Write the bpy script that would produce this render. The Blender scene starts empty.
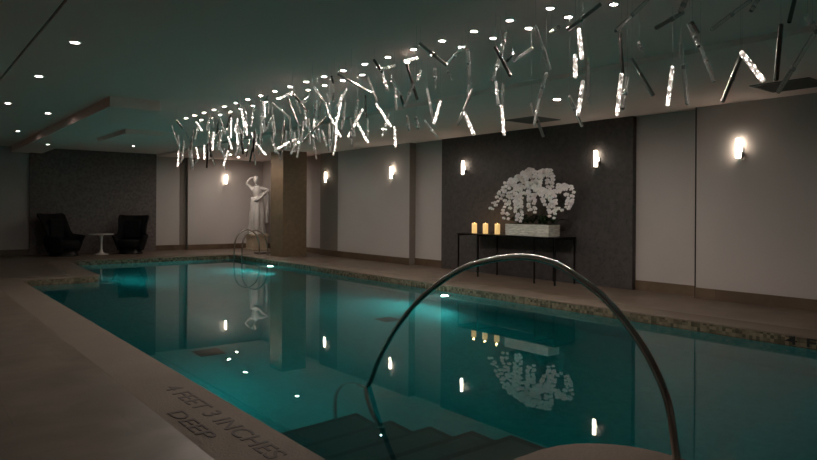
import bpy, bmesh, math, random
from mathutils import Vector, Matrix, Euler
from mathutils.geometry import tessellate_polygon
S = bpy.context.scene
COL = S.collection
PI = math.pi
R = math.radians
random.seed(11)
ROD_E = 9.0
VOLUME = True
POOL_E = 46.0
MNEE = False
EXPOSURE = 0.53

# ------------------------------------------------------------------ materials
def new_mat(name):
    m = bpy.data.materials.new(name); m.use_nodes = True
    nt = m.node_tree; nt.nodes.clear()
    out = nt.nodes.new('ShaderNodeOutputMaterial')
    return m, nt, out

def pbr(name, col, rough=.6, metal=0, spec=.5, col2=None, scale=8, detail=6, bump=0, bscale=None,
        lo=.35, hi=.65, trans=0, ior=1.45, emis=None, estr=0, speckle=None, sscale=120, stretch=None, sss=0):
    m, nt, out = new_mat(name); N = nt.nodes; L = nt.links
    b = N.new('ShaderNodeBsdfPrincipled'); L.new(b.outputs[0], out.inputs[0])
    b.inputs['Base Color'].default_value = (*col, 1); b.inputs['Roughness'].default_value = rough
    b.inputs['Metallic'].default_value = metal; b.inputs['Specular IOR Level'].default_value = spec
    b.inputs['Transmission Weight'].default_value = trans; b.inputs['IOR'].default_value = ior
    if sss:
        b.inputs['Subsurface Weight'].default_value = sss; b.inputs['Subsurface Radius'].default_value = (.03, .02, .01)
    if emis:
        b.inputs['Emission Color'].default_value = (*emis, 1); b.inputs['Emission Strength'].default_value = estr
    tc = N.new('ShaderNodeTexCoord'); src = tc.outputs['Object']
    if stretch:
        mp = N.new('ShaderNodeMapping'); mp.inputs['Scale'].default_value = stretch
        L.new(src, mp.inputs[0]); src = mp.outputs[0]
    colout = None
    if col2:
        n = N.new('ShaderNodeTexNoise'); n.inputs['Scale'].default_value = scale; n.inputs['Detail'].default_value = detail
        L.new(src, n.inputs['Vector'])
        r = N.new('ShaderNodeValToRGB'); r.color_ramp.elements[0].position = lo; r.color_ramp.elements[1].position = hi
        r.color_ramp.elements[0].color = (*col, 1); r.color_ramp.elements[1].color = (*col2, 1)
        L.new(n.outputs['Fac'], r.inputs[0]); colout = r.outputs[0]
    if speckle:
        n2 = N.new('ShaderNodeTexNoise'); n2.inputs['Scale'].default_value = sscale; n2.inputs['Detail'].default_value = 2
        L.new(src, n2.inputs['Vector'])
        r2 = N.new('ShaderNodeValToRGB'); r2.color_ramp.elements[0].position = .44; r2.color_ramp.elements[1].position = .56
        L.new(n2.outputs['Fac'], r2.inputs[0])
        mx = N.new('ShaderNodeMixRGB'); L.new(r2.outputs[0], mx.inputs[0])
        if colout: L.new(colout, mx.inputs[1])
        else: mx.inputs[1].default_value = (*col, 1)
        mx.inputs[2].default_value = (*speckle, 1); colout = mx.outputs[0]
    if colout: L.new(colout, b.inputs['Base Color'])
    if bump:
        nb = N.new('ShaderNodeTexNoise'); nb.inputs['Scale'].default_value = bscale or scale; nb.inputs['Detail'].default_value = 6
        L.new(src, nb.inputs['Vector'])
        bp = N.new('ShaderNodeBump'); bp.inputs['Strength'].default_value = bump; bp.inputs['Distance'].default_value = .01
        L.new(nb.outputs['Fac'], bp.inputs['Height']); L.new(bp.outputs[0], b.inputs['Normal'])
    return m

def emit(name, col, st):
    m, nt, out = new_mat(name)
    e = nt.nodes.new('ShaderNodeEmission'); e.inputs[0].default_value = (*col, 1); e.inputs[1].default_value = st
    nt.links.new(e.outputs[0], out.inputs[0]); return m

def stone_slabs(name, c1, c2, joint, bw, bh, vec_scale=1.0, rough=.45, off=.5, mortar=.004):
    m, nt, out = new_mat(name); N = nt.nodes; L = nt.links
    b = N.new('ShaderNodeBsdfPrincipled'); L.new(b.outputs[0], out.inputs[0]); b.inputs['Roughness'].default_value = rough
    tc = N.new('ShaderNodeTexCoord')
    br = N.new('ShaderNodeTexBrick'); br.offset = off
    br.inputs['Scale'].default_value = 1; br.inputs['Brick Width'].default_value = bw; br.inputs['Row Height'].default_value = bh
    br.inputs['Mortar Size'].default_value = mortar; br.inputs['Mortar Smooth'].default_value = .2
    br.inputs['Color1'].default_value = (*c1, 1); br.inputs['Color2'].default_value = (*c2, 1); br.inputs['Mortar'].default_value = (*joint, 1)
    L.new(tc.outputs['Object'], br.inputs['Vector'])
    n = N.new('ShaderNodeTexNoise'); n.inputs['Scale'].default_value = 2.2; n.inputs['Detail'].default_value = 8; n.inputs['Distortion'].default_value = .8
    L.new(tc.outputs['Object'], n.inputs['Vector'])
    r = N.new('ShaderNodeValToRGB'); r.color_ramp.elements[0].position = .3; r.color_ramp.elements[1].position = .7
    r.color_ramp.elements[0].color = (.62, .60, .58, 1); r.color_ramp.elements[1].color = (1, 1, 1, 1)
    L.new(n.outputs['Fac'], r.inputs[0])
    mx = N.new('ShaderNodeMixRGB'); mx.blend_type = 'MULTIPLY'; mx.inputs[0].default_value = 1
    L.new(br.outputs['Color'], mx.inputs[1]); L.new(r.outputs[0], mx.inputs[2]); L.new(mx.outputs[0], b.inputs['Base Color'])
    return m

def mosaic(name, c1, c2, joint, size, rough=.25):
    m, nt, out = new_mat(name); N = nt.nodes; L = nt.links
    b = N.new('ShaderNodeBsdfPrincipled'); L.new(b.outputs[0], out.inputs[0]); b.inputs['Roughness'].default_value = rough
    tc = N.new('ShaderNodeTexCoord'); g = N.new('ShaderNodeNewGeometry')
    # tile id from the cell each point falls in; joints from the distance to the cell edge
    vm = N.new('ShaderNodeVectorMath'); vm.operation = 'SCALE'; vm.inputs['Scale'].default_value = 1 / size
    L.new(tc.outputs['Object'], vm.inputs[0])
    fl = N.new('ShaderNodeVectorMath'); fl.operation = 'FLOOR'; L.new(vm.outputs[0], fl.inputs[0])
    wn = N.new('ShaderNodeTexWhiteNoise'); L.new(fl.outputs[0], wn.inputs['Vector'])
    r = N.new('ShaderNodeValToRGB'); r.color_ramp.elements[0].color = (*c1, 1); r.color_ramp.elements[1].color = (*c2, 1)
    L.new(wn.outputs['Value'], r.inputs[0]); L.new(r.outputs[0], b.inputs['Base Color'])
    return m

M = {}
M['deck'] = stone_slabs('deck_marble', (.172, .128, .097), (.152, .115, .089), (.13, .10, .08), 1.2, .6)
M['coping'] = pbr('coping_granite', (.14, .105, .08), .8, col2=(.165, .124, .096), scale=3, speckle=(.13, .10, .078), sscale=70, bump=.3, bscale=60)
M['wall'] = pbr('wall_paint', (.47, .425, .41), .85, spec=.2, col2=(.49, .445, .43), scale=.8)
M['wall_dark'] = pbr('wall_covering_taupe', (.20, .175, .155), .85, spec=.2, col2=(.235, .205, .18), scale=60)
M['ceil'] = pbr('ceiling_paint', (.95, .73, .67), .8, spec=.2, col2=(.96, .74, .68), scale=.7)
M['ceil_low'] = pbr('soffit_paint', (.92, .74, .69), .8, spec=.2, col2=(.93, .75, .70), scale=.7)
M['panel'] = pbr('dark_stone_panel', (.038, .033, .033), .5, spec=.4, col2=(.088, .077, .075), scale=14, detail=10, speckle=(.07, .062, .06), sscale=70, bump=.5, bscale=40)
M['panel_far'] = pbr('brown_stone_panel', (.095, .076, .073), .5, spec=.4, col2=(.155, .127, .12), scale=14, detail=10, bump=.4, bscale=40)
M['pillar'] = pbr('pillar_travertine', (.17, .115, .072), .5, col2=(.25, .172, .11), scale=9, detail=8, speckle=(.19, .13, .085), sscale=60)
M['base'] = stone_slabs('baseboard_marble', (.17, .115, .072), (.115, .075, .048), (.10, .07, .05), .9, 5.0, off=0)
M['pool'] = mosaic('pool_mosaic', (.09, .42, .43), (.13, .48, .49), (.2, .4, .4), .05)
M['band'] = mosaic('waterline_mosaic', (.06, .055, .035), (.24, .19, .13), (.1, .1, .1), .04)
M['step'] = mosaic('step_mosaic', (.035, .06, .06), (.05, .08, .078), (.05, .08, .08), .05, .5)
M['nosing'] = pbr('step_nosing', (.015, .025, .028), .5)
M['steel'] = pbr('polished_steel', (.62, .60, .57), .16, 1, col2=(.66, .64, .6), scale=5)
M['black_metal'] = pbr('black_metal', (.012, .011, .011), .4, .6)
M['bronze'] = pbr('dark_nickel', (.12, .11, .10), .22, 1, col2=(.2, .19, .18), scale=20)
M['gunmetal'] = pbr('brushed_gunmetal', (.42, .41, .39), .28, 1, col2=(.5, .49, .47), scale=30)
M['clear'] = pbr('clear_glass', (.95, .95, .94), .04, trans=.90, ior=1.47)
M['seeded'] = pbr('seeded_glass', (.95, .94, .92), .22, trans=1, ior=1.45, bump=.8, bscale=60)
M['bright'] = pbr('crackled_glass_added_glow', (.9, .88, .85), .25, trans=.5, ior=1.45, bump=1, bscale=90)  # added glow: emissive glints below, put in to brighten the ceiling
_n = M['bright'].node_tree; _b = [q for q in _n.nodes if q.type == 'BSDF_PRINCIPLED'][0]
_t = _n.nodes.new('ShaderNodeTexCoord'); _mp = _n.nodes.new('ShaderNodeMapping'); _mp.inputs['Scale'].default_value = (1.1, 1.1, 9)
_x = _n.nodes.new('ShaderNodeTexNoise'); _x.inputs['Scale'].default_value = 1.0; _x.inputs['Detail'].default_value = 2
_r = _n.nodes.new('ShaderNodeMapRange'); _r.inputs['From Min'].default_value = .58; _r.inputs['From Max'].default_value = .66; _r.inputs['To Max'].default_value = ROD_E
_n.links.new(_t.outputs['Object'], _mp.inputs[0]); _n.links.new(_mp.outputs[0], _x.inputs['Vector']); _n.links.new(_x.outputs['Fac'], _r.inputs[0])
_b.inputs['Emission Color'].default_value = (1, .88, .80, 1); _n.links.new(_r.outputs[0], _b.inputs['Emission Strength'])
M['ring'] = pbr('clear_resin_collar', (.85, .85, .83), .15, trans=.5)
M['wire'] = pbr('fine_steel_wire', (.25, .25, .25), .4, 1)
M['sconce_glass'] = emit('lit_opal_glass', (1, .84, .66), 13.0)
M['lens'] = emit('downlight_lens', (1, .88, .80), 36.0)
M['lens_soffit'] = emit('soffit_downlight_lens', (1, .86, .74), 1100.0)
M['lens_dim'] = emit('small_downlight_lens', (1, .88, .78), 520.0)
M['white_trim'] = pbr('white_trim_ring', (.6, .6, .58), .5)
M['pool_lens'] = emit('pool_lamp_lens', (.85, 1, .97), 60.0)
M['lens_far'] = emit('far_soffit_downlight_lens', (1, .86, .74), 620.0)
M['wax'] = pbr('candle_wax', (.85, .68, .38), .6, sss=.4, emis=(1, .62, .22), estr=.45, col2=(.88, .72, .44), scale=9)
M['flame'] = emit('candle_flame', (1, .62, .2), 9.0)
M['wick'] = pbr('wick', (.02, .02, .02), .9)
M['fabric'] = pbr('black_upholstery', (.010, .009, .010), .9, spec=.15, col2=(.015, .014, .015), scale=60)
M['white_lacquer'] = pbr('white_lacquer', (.62, .58, .55), .3, col2=(.65, .61, .58), scale=4)
M['marble'] = pbr('statue_marble', (.42, .39, .37), .4, col2=(.52, .49, .47), scale=7, sss=.1)
M['plinth'] = pbr('plinth_stone', (.42, .34, .25), .6, col2=(.48, .39, .29), scale=8)
M['planter'] = pbr('white_woven_planter', (.85, .83, .76), .7, col2=(.55, .54, .49), scale=9, stretch=(1, 1, 6), bump=.8, bscale=30)
M['soil'] = pbr('planter_moss', (.02, .03, .012), .95, col2=(.035, .05, .02), scale=40, bump=1, bscale=60)
M['petal'] = pbr('white_petal', (.90, .86, .86), .6, col2=(.93, .90, .90), scale=30, sss=.15)
M['lip'] = pbr('orchid_lip', (.70, .55, .45), .6)
M['stem'] = pbr('orchid_stem', (.05, .08, .03), .6)
M['leaf'] = pbr('orchid_leaf', (.015, .035, .012), .4, col2=(.025, .05, .018), scale=10)
M['ink'] = pbr('engraved_lettering', (.060, .045, .038), .8, col2=(.085, .065, .055), scale=40)
M['ink_dark'] = pbr('black_tile_lettering', (.006, .006, .006), .6)
M['grille'] = pbr('grille_paint', (.16, .16, .155), .6)
M['grate'] = pbr('drain_grate', (.02, .03, .03), .6)
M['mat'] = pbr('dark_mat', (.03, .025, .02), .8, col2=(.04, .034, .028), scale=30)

# water: a flat refracting surface over a faintly cloudy, red-absorbing body
m, nt, out = new_mat('pool_water')
g = nt.nodes.new('ShaderNodeBsdfGlass'); g.inputs['Color'].default_value = (.92, 1, 1, 1); g.inputs['IOR'].default_value = 1.33; g.inputs['Roughness'].default_value = 0
nt.links.new(g.outputs[0], out.inputs[0])
va = nt.nodes.new('ShaderNodeVolumeAbsorption'); va.inputs['Color'].default_value = (.08, .80, .81, 1); va.inputs['Density'].default_value = .95
vs = nt.nodes.new('ShaderNodeVolumeScatter'); vs.inputs['Color'].default_value = (.8, 1, 1, 1); vs.inputs['Density'].default_value = .020; vs.inputs['Anisotropy'].default_value = .3
ad = nt.nodes.new('ShaderNodeAddShader'); nt.links.new(va.outputs[0], ad.inputs[0]); nt.links.new(vs.outputs[0], ad.inputs[1])
if VOLUME: nt.links.new(ad.outputs[0], out.inputs['Volume'])
else: g.inputs['Color'].default_value = (.70, .90, .90, 1)
M['water'] = m

# ------------------------------------------------------------------ helpers
def link(name, me, mat=None, parent=None, loc=None, rot=None, smooth=False):
    o = bpy.data.objects.new(name, me); COL.objects.link(o)
    if mat is not None and not me.materials: me.materials.append(M[mat] if isinstance(mat, str) else mat)
    if parent is not None: o.parent = parent
    if loc is not None: o.location = loc
    if rot is not None: o.rotation_euler = rot
    if smooth:
        for p in me.polygons: p.use_smooth = True
    return o

def from_bm(name, bm):
    me = bpy.data.meshes.new(name); bm.normal_update(); bm.to_mesh(me); bm.free(); return me

def add_box(bm, x0, x1, y0, y1, z0, z1, mi=0, bev=0):
    vs = [bm.verts.new((x, y, z)) for z in (z0, z1) for y in (y0, y1) for x in (x0, x1)]
    fs = [(0, 2, 3, 1), (4, 5, 7, 6), (0, 1, 5, 4), (2, 6, 7, 3), (0, 4, 6, 2), (1, 3, 7, 5)]
    out = []
    for f in fs:
        q = bm.faces.new([vs[i] for i in f]); q.material_index = mi; out.append(q)
    if bev:
        es = list({e for q in out for e in q.edges})
        bmesh.ops.bevel(bm, geom=es, offset=bev, segments=2, affect='EDGES', profile=.6)

def box(name, x0, x1, y0, y1, z0, z1, mat, parent=None, bev=0):
    bm = bmesh.new(); add_box(bm, x0, x1, y0, y1, z0, z1, 0, bev)
    return link(name, from_bm(name, bm), mat, parent)

def tag(o, label=None, cat=None, group=None, kind=None):
    if label: o['label'] = label
    if cat: o['category'] = cat
    if group: o['group'] = group
    if kind: o['kind'] = kind
    return o
def struct(o): o['kind'] = 'structure'; return o
def empty(name, loc, rz=0):
    o = bpy.data.objects.new(name, None); COL.objects.link(o); o.location = loc; o.rotation_euler = (0, 0, rz)
    o.empty_display_size = .1; return o

def copy_tree(o, parent=None):
    c = o.copy(); COL.objects.link(c)
    if parent is not None: c.parent = parent
    for ch in list(o.children): copy_tree(ch, c)
    return c

def add_tube(bm, pts, r, seg=12, caps=True):
    pts = [Vector(p) for p in pts]; n = len(pts)
    rs = r if isinstance(r, (list, tuple)) else [r] * n
    t0 = (pts[1] - pts[0]).normalized()
    up = Vector((0, 0, 1)) if abs(t0.z) < .9 else Vector((1, 0, 0))
    nrm = t0.cross(up).normalized(); rings = []
    for i, p in enumerate(pts):
        t = (pts[min(i + 1, n - 1)] - pts[max(i - 1, 0)]).normalized()
        nrm = (nrm - t * nrm.dot(t)).normalized(); b = t.cross(nrm)
        rings.append([bm.verts.new(p + (nrm * math.cos(2 * PI * k / seg) + b * math.sin(2 * PI * k / seg)) * rs[i]) for k in range(seg)])
    for a, b in zip(rings, rings[1:]):
        for k in range(seg):
            f = bm.faces.new((a[k], a[(k + 1) % seg], b[(k + 1) % seg], b[k])); f.smooth = True
    if caps: bm.faces.new(list(reversed(rings[0]))); bm.faces.new(rings[-1])
def tube(name, pts, r, mat, parent=None, seg=12):
    bm = bmesh.new(); add_tube(bm, pts, r, seg); return link(name, from_bm(name, bm), mat, parent)

def add_lathe(bm, prof, seg=24, c=(0, 0, 0)):
    rings = []
    for r, z in prof:
        rings.append([bm.verts.new((c[0] + max(r, 1e-4) * math.cos(2 * PI * k / seg), c[1] + max(r, 1e-4) * math.sin(2 * PI * k / seg), c[2] + z)) for k in range(seg)])
    for a, b in zip(rings, rings[1:]):
        for k in range(seg):
            f = bm.faces.new((a[k], a[(k + 1) % seg], b[(k + 1) % seg], b[k])); f.smooth = True
    bm.faces.new(list(reversed(rings[0]))); bm.faces.new(rings[-1])
def lathe(name, prof, mat, parent=None, seg=24, loc=None, rot=None):
    bm = bmesh.new(); add_lathe(bm, prof, seg); return link(name, from_bm(name, bm), mat, parent, loc, rot)

def catmull(P, n=8):
    P = [Vector(p) for p in P]; Q = [P[0] * 2 - P[1]] + P + [P[-1] * 2 - P[-2]]; out = []
    for i in range(1, len(Q) - 2):
        a, b, c, d = Q[i - 1:i + 3]
        for k in range(n):
            t = k / n
            out.append(.5 * ((2 * b) + (c - a) * t + (2 * a - 5 * b + 4 * c - d) * t * t + (3 * b - a - 3 * c + d) * t ** 3))
    out.append(P[-1]); return out

def ordinal(n):
    return ['first', 'second', 'third', 'fourth', 'fifth', 'sixth', 'seventh', 'eighth', 'ninth', 'tenth', 'eleventh', 'twelfth', 'thirteenth',
            'fourteenth', 'fifteenth', 'sixteenth', 'seventeenth', 'eighteenth', 'nineteenth', 'twentieth', 'twenty-first', 'twenty-second'][n]

# ------------------------------------------------------------------ camera
HC, F = 1.4, 650.0
yaw, roll = math.atan(513.5 / F), .006
right0 = Vector((math.cos(yaw), -math.sin(yaw), 0)); fwd = Vector((math.sin(yaw), math.cos(yaw), 0)); up0 = Vector((0, 0, 1))
rt = right0 * math.cos(roll) + up0 * math.sin(roll); upv = up0 * math.cos(roll) - right0 * math.sin(roll)
cd = bpy.data.cameras.new('camera'); cam = bpy.data.objects.new('camera', cd); COL.objects.link(cam)
mw = Matrix((rt, upv, -fwd)).transposed().to_4x4(); mw.translation = (0, 0, HC); cam.matrix_world = mw
cd.sensor_fit = 'HORIZONTAL'; cd.sensor_width = 36; cd.lens = F / 817 * 36; cd.shift_y = -21 / 817; cd.clip_end = 100
S.camera = cam

# ------------------------------------------------------------------ pool outline (counter-clockwise)
def arc(cx, cy, r, a0, a1, n=8):
    return [(cx + r * math.cos(R(a0 + (a1 - a0) * i / n)), cy + r * math.sin(R(a0 + (a1 - a0) * i / n))) for i in range(n + 1)]
WX, WZ = 8.0, -.12
POOL = [(1.9, 2.5)] + arc(2.95, 1.95, .55, 90, 0, 10) + [(3.5, -1.5), (WX, -1.5)] + arc(WX - .25, 18.35, .25, 0, 90, 4) + [(3.55, 18.6)] \
    + [(3.35, 15.4)] + arc(3.0, 14.65, .35, 0, -90, 6)[0:] + [(1.9, 14.3)]
def clean(P):
    Q = []
    for p in P:
        if not Q or math.dist(p, Q[-1]) > .01: Q.append(p)
    return Q
POOL = clean(POOL)
def offset(P, d):
    n = len(P); out = []
    for i in range(n):
        a, b, c = Vector(P[i - 1]), Vector(P[i]), Vector(P[(i + 1) % n])
        e1, e2 = (b - a).normalized(), (c - b).normalized()
        n1, n2 = Vector((e1.y, -e1.x)), Vector((e2.y, -e2.x))
        k = (n1 + n2); k = k / max(.35, k.dot(n1)) if k.length > 1e-3 else n1
        out.append((b + k * d)[:])
    return out
COPE = offset(POOL, .50)
RX0, RX1, RY0, RY1 = -3.0, 10.29, -3.5, 21.6
H1, H2 = 3.12, 3.06

def poly_holes(outer, holes, z):
    loops = [[Vector((x, y, 0)) for x, y in outer]] + [[Vector((x, y, 0)) for x, y in h] for h in holes]
    tris = tessellate_polygon(loops); flat = [v for l in loops for v in l]
    bm = bmesh.new(); vs = [bm.verts.new((v.x, v.y, z)) for v in flat]
    for t in tris:
        try: bm.faces.new([vs[i] for i in t])
        except ValueError: pass
    bmesh.ops.recalc_face_normals(bm, faces=bm.faces)
    if bm.faces and sum(f.normal.z for f in bm.faces) < 0: bmesh.ops.reverse_faces(bm, faces=bm.faces)
    return bm
struct(link('floor', from_bm('floor', poly_holes([(RX0, RY0), (RX1 + .05, RY0), (RX1 + .05, RY1 + .1), (RX0, RY1 + .1)], [COPE], 0)), 'deck'))

bm = bmesh.new()                                       # coping ring with a rounded inner nose
inn = offset(POOL, -.025)
loops = [(COPE, 0), (offset(POOL, .012), .002), (offset(POOL, .002), -.006), (offset(POOL, 0), -.02)]
rings = [[bm.verts.new((x, y, z)) for x, y in P] for P, z in loops]
n = len(POOL)
for a, b in zip(rings, rings[1:]):
    for i in range(n): bm.faces.new((a[i], a[(i + 1) % n], b[(i + 1) % n], b[i]))
bmesh.ops.recalc_face_normals(bm, faces=bm.faces)
struct(link('pool_coping', from_bm('pool_coping', bm), 'coping'))

DEPTH = -1.45
bm = bmesh.new()
lv = [(-.03, 1), (-.22, 1), (DEPTH, 0)]
rings = [[bm.verts.new((x, y, z)) for x, y in POOL] for z in (-.02, -.20, DEPTH)]
for k, (a, b) in enumerate(zip(rings, rings[1:])):
    for i in range(n):
        f = bm.faces.new((a[i], b[i], b[(i + 1) % n], a[(i + 1) % n])); f.material_index = 1 if k == 0 else 0
me = from_bm('pool_basin', bm); me.materials.append(M['pool']); me.materials.append(M['band'])
struct(link('pool_basin', me))
struct(link('pool_floor', from_bm('pool_floor', poly_holes(offset(POOL, .01), [], DEPTH)), 'pool'))
WP = offset(POOL, .012)
bm = poly_holes(WP, [], WZ)
top = list(bm.verts); low = [bm.verts.new((v.co.x, v.co.y, DEPTH - .03)) for v in top]
fc = [tuple(v.index for v in f.verts) for f in bm.faces] if bm.verts.index_update() is None else []
for f in fc: bm.faces.new([low[i] for i in reversed(f)])
for i in range(len(top)): bm.faces.new((top[i], low[i], low[(i + 1) % len(top)], top[(i + 1) % len(top)]))
bmesh.ops.recalc_face_normals(bm, faces=bm.faces)
water = struct(link('pool_water', from_bm('pool_water', bm), 'water'))
if MNEE:
    for p in water.data.polygons: p.use_smooth = abs(p.normal.z) > .5 or True

# steps going down along +Y, between the left pool wall and x = 3.3
ys = [2.5, 3.08, 3.47, 3.95, 4.47, 5.0]
bm = bmesh.new(); zt = [-.24, -.46, -.74, -1.02, -1.26]
for i in range(5):
    add_box(bm, 1.905, 3.35, ys[i], ys[i + 1], DEPTH, zt[i])
    add_box(bm, 1.905, 3.355, ys[i + 1] - .05, ys[i + 1] + .004, zt[i] - .03, zt[i] + .003, 1)
    add_box(bm, 3.30, 3.355, ys[i], ys[i + 1] + .004, zt[i] - .03, zt[i] + .003, 1)
me = from_bm('pool_steps', bm); me.materials.append(M['step']); me.materials.append(M['nosing'])
struct(link('pool_steps', me))

# ------------------------------------------------------------------ room shell
struct(box('wall_right', RX1, RX1 + .2, RY0, RY1 + .2, 0, H1 + .1, 'wall'))
struct(box('wall_right', 10.1, RX1, RY0, 5.33, 0, H2 + .05, 'wall'))
struct(box('wall_right', 10.1, RX1, 12.75, 16.1, 0, H2 + .05, 'wall'))
struct(box('wall_right', 10.1, RX1, 16.1, 17.1, 0, H2 + .05, 'wall_dark'))
struct(box('trim_1', 10.18, RX1, 6.53, 11.62, 0, H2 + .04, 'panel'))
struct(box('wall_far', RX0, RX1, RY1, RY1 + .2, 0, H1 + .1, 'wall'))
struct(box('wall_far', 7.62, RX1, RY1 - .16, RY1, 0, H1 + .05, 'wall'))
struct(box('trim_2', 3.05, 6.62, RY1 - .08, RY1, 0, H1 + .04, 'panel_far'))
struct(box('trim_4', 10.098, RX1, 12.738, 12.75, 0, H2, 'wall_dark'))  # thin taupe strip that darkens this end face
struct(box('painted_shade_strip', 7.40, 7.62, RY1 - .012, RY1, 0, H1, 'wall_dark'))  # shade at the recess side, painted in as a dark strip
struct(box('trim_6', 10.09, 10.12, 5.33, 5.345, 0, H2, 'black_metal'))
struct(box('wall_left', RX0 - .2, RX0, RY0, RY1 + .2, 0, H1 + .1, 'wall'))
struct(box('wall_near', RX0, RX1, RY0 - .2, RY0, 0, H1 + .1, 'wall'))
struct(box('pillar', 8.74, 9.51, 16.88, 17.65, 0, H2 + .05, 'pillar'))
struct(box('ceiling', 1.12, RX1, RY0, RY1 + .1, H1, H1 + .15, 'ceil'))
struct(box('trim_3', 1.09, 1.13, RY0, RY1 + .1, H1 + .03, H1 + .15, 'black_metal'))
struct(box('ceiling', RX0, 1.095, RY0, RY1 + .1, H1, H1 + .15, 'ceil_low'))
struct(box('ceiling', 6.63, RX1, RY0, RY1, H2, H1, 'ceil_low'))
# two dropped bulkheads at the far left of the ceiling
struct(box('ceiling', 2.6, 3.36, 10.75, RY1, H1 - .16, H1, 'ceil'))
struct(box('ceiling', 3.95, 5.05, 15.0, 17.6, H1 - .10, H1, 'ceil'))

for (x, y0, y1) in ((10.1, RY0, 5.33), (RX1, 5.33, 6.53), (RX1, 11.62, 12.75), (10.1, 12.75, 16.1), (10.1, 16.1, 17.1), (RX1, 17.1, RY1 - .16)):
    struct(box('baseboard_right', x - .02, x, y0, y1, 0, .17, 'base'))
for (y, x0, x1) in ((RY1, RX0, 3.05), (RY1, 6.62, 7.62), (RY1 - .16, 7.62, RX1)):
    struct(box('baseboard_far', x0, x1, y - .02, y, 0, .17, 'base'))

# ------------------------------------------------------------------ wall lamps
def make_sconce():
    t = empty('wall_lamp', (0, 0, 0))                   # local +X points into the room
    box('back_plate', 0, .02, -.03, .055, -.12, .04, 'gunmetal', t, .004)
    box('glass_shade', .035, .080, -.030, .030, -.13, .17, 'sconce_glass', t, .012)
    bm = bmesh.new()
    add_box(bm, .018, .090, -.030, .056, -.150, -.134, 0, .003); add_box(bm, .018, .060, .042, .056, -.150, -.03, 0, .003)
    link('bracket', from_bm('bracket', bm), 'gunmetal', t)
    return t
sc0 = make_sconce(); SC = []
slots = [((10.1, 4.645, 2.33), PI, 'lit glass wall lamp on the plain wall right of the dark stone panel'),
         ((10.18, 7.26, 2.33), PI, 'lit glass wall lamp on the dark panel, above the right end of the console table'),
         ((10.18, 10.83, 2.33), PI, 'lit glass wall lamp on the dark panel, above the candles'),
         ((10.1, 13.44, 2.32), PI, 'lit glass wall lamp on the plain wall left of the dark panel'),
         ((10.1, 16.71, 2.31), PI, 'lit glass wall lamp on the taupe strip right of the stone pillar'),
         ((8.92, RY1 - .16, 2.36), -PI / 2, 'lit glass wall lamp on the far wall left of the statue')]
for i, (loc, rz, lab) in enumerate(slots):
    o = sc0 if i == 0 else copy_tree(sc0)
    o.location = loc; o.rotation_euler = (0, 0, rz); tag(o, lab, 'wall lamp', 'glass wall lamps around the pool'); SC.append(o)

# ------------------------------------------------------------------ ceiling spotlights
def make_down(mat, r=.045):
    t = empty('ceiling_spotlight', (0, 0, 0))
    lathe('trim_ring', [(r + .022, 0), (r + .022, -.006), (r + .003, -.010), (r, -.004), (r, 0)], 'white_trim', t, 20)
    lathe('lens', [(r, -.002), (r * .96, -.006), (.001, -.007)], mat, t, 16)
    return t
d_dim = make_down('lens_dim', .028); d_br = make_down('lens', .044); d_so = make_down('lens_soffit', .045); d_far = make_down('lens_far', .045)
used = set()
def put_down(src, loc, lab, grp):
    o = src if src.name not in used else copy_tree(src)
    used.add(src.name); o.location = loc; tag(o, lab, 'ceiling spotlight', grp); return o
for k in range(20):
    put_down(d_dim, (4.364, 3.597 + .464 * k, H1), 'small ceiling spotlight in the left row over the rods, ' + ('nearest' if k == 0 else ordinal(k) + ' from the near end' if k < 19 else 'furthest'), 'spotlights in the left row above the rods')
for k in range(21):
    put_down(d_dim, (4.688, 3.194 + .464 * k, H1), 'small ceiling spotlight in the right row over the rods, ' + ('nearest' if k == 0 else ordinal(k) + ' from the near end' if k < 20 else 'furthest'), 'spotlights in the right row above the rods')
for loc, lab in [((1.464, 7.480, H1), 'lit round spotlight beside the dark ceiling joint, nearest and largest of its row'),
                 ((1.474, 9.720, H1), 'lit round spotlight beside the dark ceiling joint, second from the near end'),
                 ((1.464, 12.600, H1), 'lit round spotlight beside the dark ceiling joint, at the left picture edge'),
                 ((2.192, 13.455, H1), 'lit round spotlight left of the ceiling bulkhead, nearer of the two'),
                 ((2.182, 17.102, H1), 'lit round spotlight left of the ceiling bulkhead, further of the two'),
                 ((2.98, 18.3, H1 - .16), 'lit round spotlight above the left wing armchair'),
                 ((5.229, 19.097, H1), 'lit round spotlight in the ceiling above the right wing armchair'),
                 ((7.79, 6.28, H2), 'lit round spotlight in the soffit above the orchid planter'),
                 ((7.95, 10.9, H2), 'lit round spotlight in the soffit above the wall lamp left of the dark panel'),
                 ((7.9, 14.46, H2), 'lit round spotlight in the soffit between the taupe strip and the dark panel'),
                 ((7.88, 17.47, H2), 'lit round spotlight in the soffit left of the pillar top, nearest of three'),
                 ((8.16, 19.27, H2), 'lit round spotlight in the soffit left of the pillar top, middle of three'),
                 ((8.76, 20.05, H2), 'lit round spotlight in the soffit left of the pillar top, furthest of three'),
                 ]:
    put_down((d_so if loc[1] < 12 else d_far) if loc[2] == H2 else d_br, loc, lab, 'spotlights in the ceiling away from the rods')

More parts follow.
